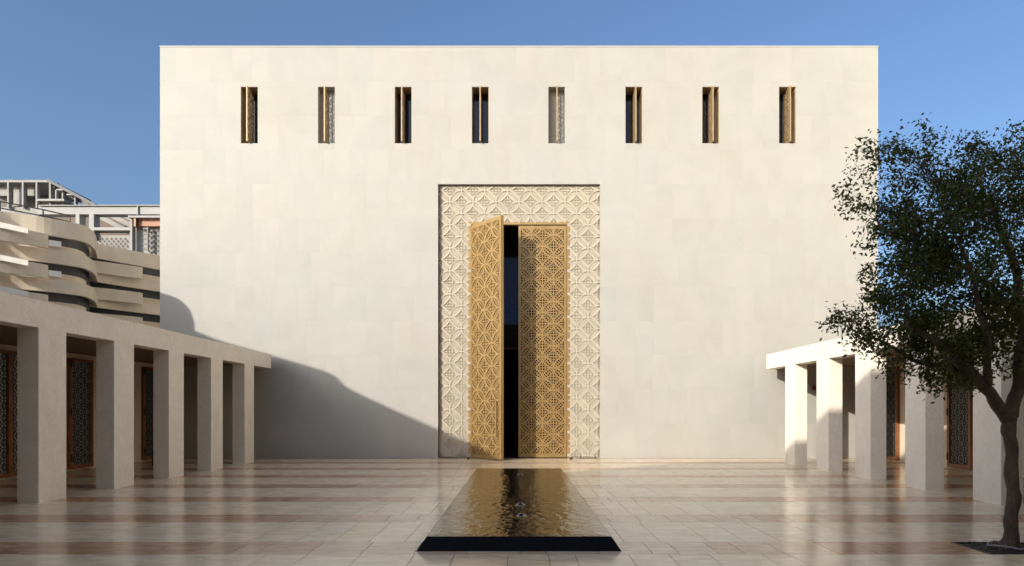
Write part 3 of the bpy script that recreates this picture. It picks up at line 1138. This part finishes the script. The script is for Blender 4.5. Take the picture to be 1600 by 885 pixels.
for (bx, by, br, nt, nl) in blobs:
    for _ in range(nt):
        while True:
            ux, uy, uz = (tr.uniform(-1, 1) for _ in range(3))
            if ux * ux + uy * uy + uz * uz < 1:
                break
        dy = uy * min(1.5, br * TD / F * 1.5) + (0 if br > 60 else tr.uniform(-.3, .3))
        tip = px3(bx + ux * br, by + uz * br, dy)
        # twig from the nearest limb node that is lower or nearer the trunk
        best = min(nodes, key=lambda q: (q[0] - tip).length + (0.5 if q[0].z > tip.z + .2 else 0))
        p0 = best[0]
        mid = p0.lerp(tip, .5) + Vector((tr.uniform(-.1, .1), tr.uniform(-.1, .1), tr.uniform(.0, .16)))
        L = (tip - p0).length
        seg = [p0, p0.lerp(mid, .6), mid.lerp(tip, .3), mid.lerp(tip, .7), tip]
        r0 = min(best[1] * .6, .004 + .008 * L)
        tw.tube(seg, [r0, r0 * .8, r0 * .6, r0 * .45, .0025], 5)
        if br > 60 and tr.random() < .4:
            nodes.append((seg[3], .006))
        dirn = (tip - mid).normalized()
        for _ in range(int(nl * (1.15 if br > 60 else 1.2))):
            s_ = tr.uniform(0, 1) ** .7
            base = mid.lerp(tip, .15 + s_ * .9) + Vector((tr.gauss(0, 1), tr.gauss(0, 1), tr.gauss(-.15, 1))) * (.085 if br > 60 else .06)
            ll = tr.uniform(.034, .068)
            ww = ll * tr.uniform(.42, .55)
            dv = (dirn * .4 + Vector((tr.gauss(0, .7), tr.gauss(0, .7), tr.gauss(-.25, .7)))).normalized()
            sv = dv.cross(Vector((tr.gauss(0, 1), tr.gauss(0, 1), tr.gauss(0, 1)))).normalized()
            up = sv.cross(dv) * ll * .12
            lf.add([base, base + dv * ll * .45 + sv * ww * .5 + up, base + dv * ll, base + dv * ll * .45 - sv * ww * .5 + up], [(0, 1, 2), (0, 2, 3)])
tpart(tk, "trunk", M_BARK)
tpart(lb, "limbs", M_BARK)
tag(tpart(tw, "twigs", M_BARK), kind="stuff")
tag(tpart(lf, "foliage", M_LEAF, False), kind="stuff")
# planting pit
so = MB()
nx, ny = 30, 20
vs = []
for j in range(ny + 1):
    for i in range(nx + 1):
        x, y_ = PIT[0] + .03 + (PIT[1] - PIT[0] - .06) * i / nx, PIT[2] + .03 + (PIT[3] - PIT[2] - .06) * j / ny
        vs.append((x, y_, -.012 + .016 * noise.noise(Vector((x * 14, y_ * 14, 0))) + .03 * math.exp(-((x - 5.8) ** 2 + (y_ - TD) ** 2) / .06)))
so.add(vs, [(j * (nx + 1) + i, j * (nx + 1) + i + 1, (j + 1) * (nx + 1) + i + 1, (j + 1) * (nx + 1) + i) for j in range(ny) for i in range(nx)])
tag(so.build("soil", M_SOIL, smooth=True), kind="structure")
li = MB()
for _ in range(170):
    x, y_ = tr.uniform(PIT[0] + .06, PIT[1] - .06), tr.uniform(PIT[2] + .05, PIT[3] - .05)
    an, ll = tr.uniform(0, 6.28), tr.uniform(.03, .06)
    zz = .014 + tr.uniform(0, .012) + .03 * math.exp(-((x - 5.8) ** 2 + (y_ - TD) ** 2) / .06)
    c_, s2 = math.cos(an) * ll, math.sin(an) * ll
    li.add([(x, y_, zz), (x + c_ * .5 - s2 * .25, y_ + s2 * .5 + c_ * .25, zz + .008), (x + c_, y_ + s2, zz + .002), (x + c_ * .5 + s2 * .25, y_ + s2 * .5 - c_ * .25, zz + .006)], [(0, 1, 2), (0, 2, 3)])
tag(li.build("leaf_litter", simple("dry_leaf", (.16, .11, .055), .8, 0, .4, 20)), kind="stuff")
ke = MB()
wall = (PIT[0], PIT[1], PIT[2], PIT[3])
ke.box(wall[0], wall[1], wall[2], wall[2] + .025, -.02, .006)
ke.box(wall[0], wall[1], wall[3] - .025, wall[3], -.02, .006)
ke.box(wall[0], wall[0] + .025, wall[2] + .025, wall[3] - .025, -.02, .006)
ke.box(wall[1] - .025, wall[1], wall[2] + .025, wall[3] - .025, -.02, .006)
tag(ke.build("tree_pit_edging", M_BLACK), "thin black metal edging round the planting pit of the tree", "edging")
hose = MB()
pts = [(5.80 + .25 * math.cos(t_ * .5) * (1 + .1 * math.sin(t_ * 1.3)), TD - .02 + .19 * math.sin(t_ * .5), .035 + .012 * math.sin(t_ * 1.9)) for t_ in range(14)]
hose.tube(pts, [.012] * 14, 6)
tag(hose.build("irrigation_hose", M_CONC, smooth=True), "thin pale hose coiled round the foot of the tree trunk", "hose")
ul = empty("uplight", (5.93, 7.52, 0), label="small black spotlight in the planting pit beside the tree trunk", cat="spotlight")
MB().lathe([(.02, -.02), (.02, .06)], 0, 0, 8).build("stake", M_BLACK, ul)
MB().tube([(0, .03, .04), (0, -.0, .10), (0, -.03, .16)], [.038, .042, .045], 12).build("lamp_head", M_BLACK, ul)
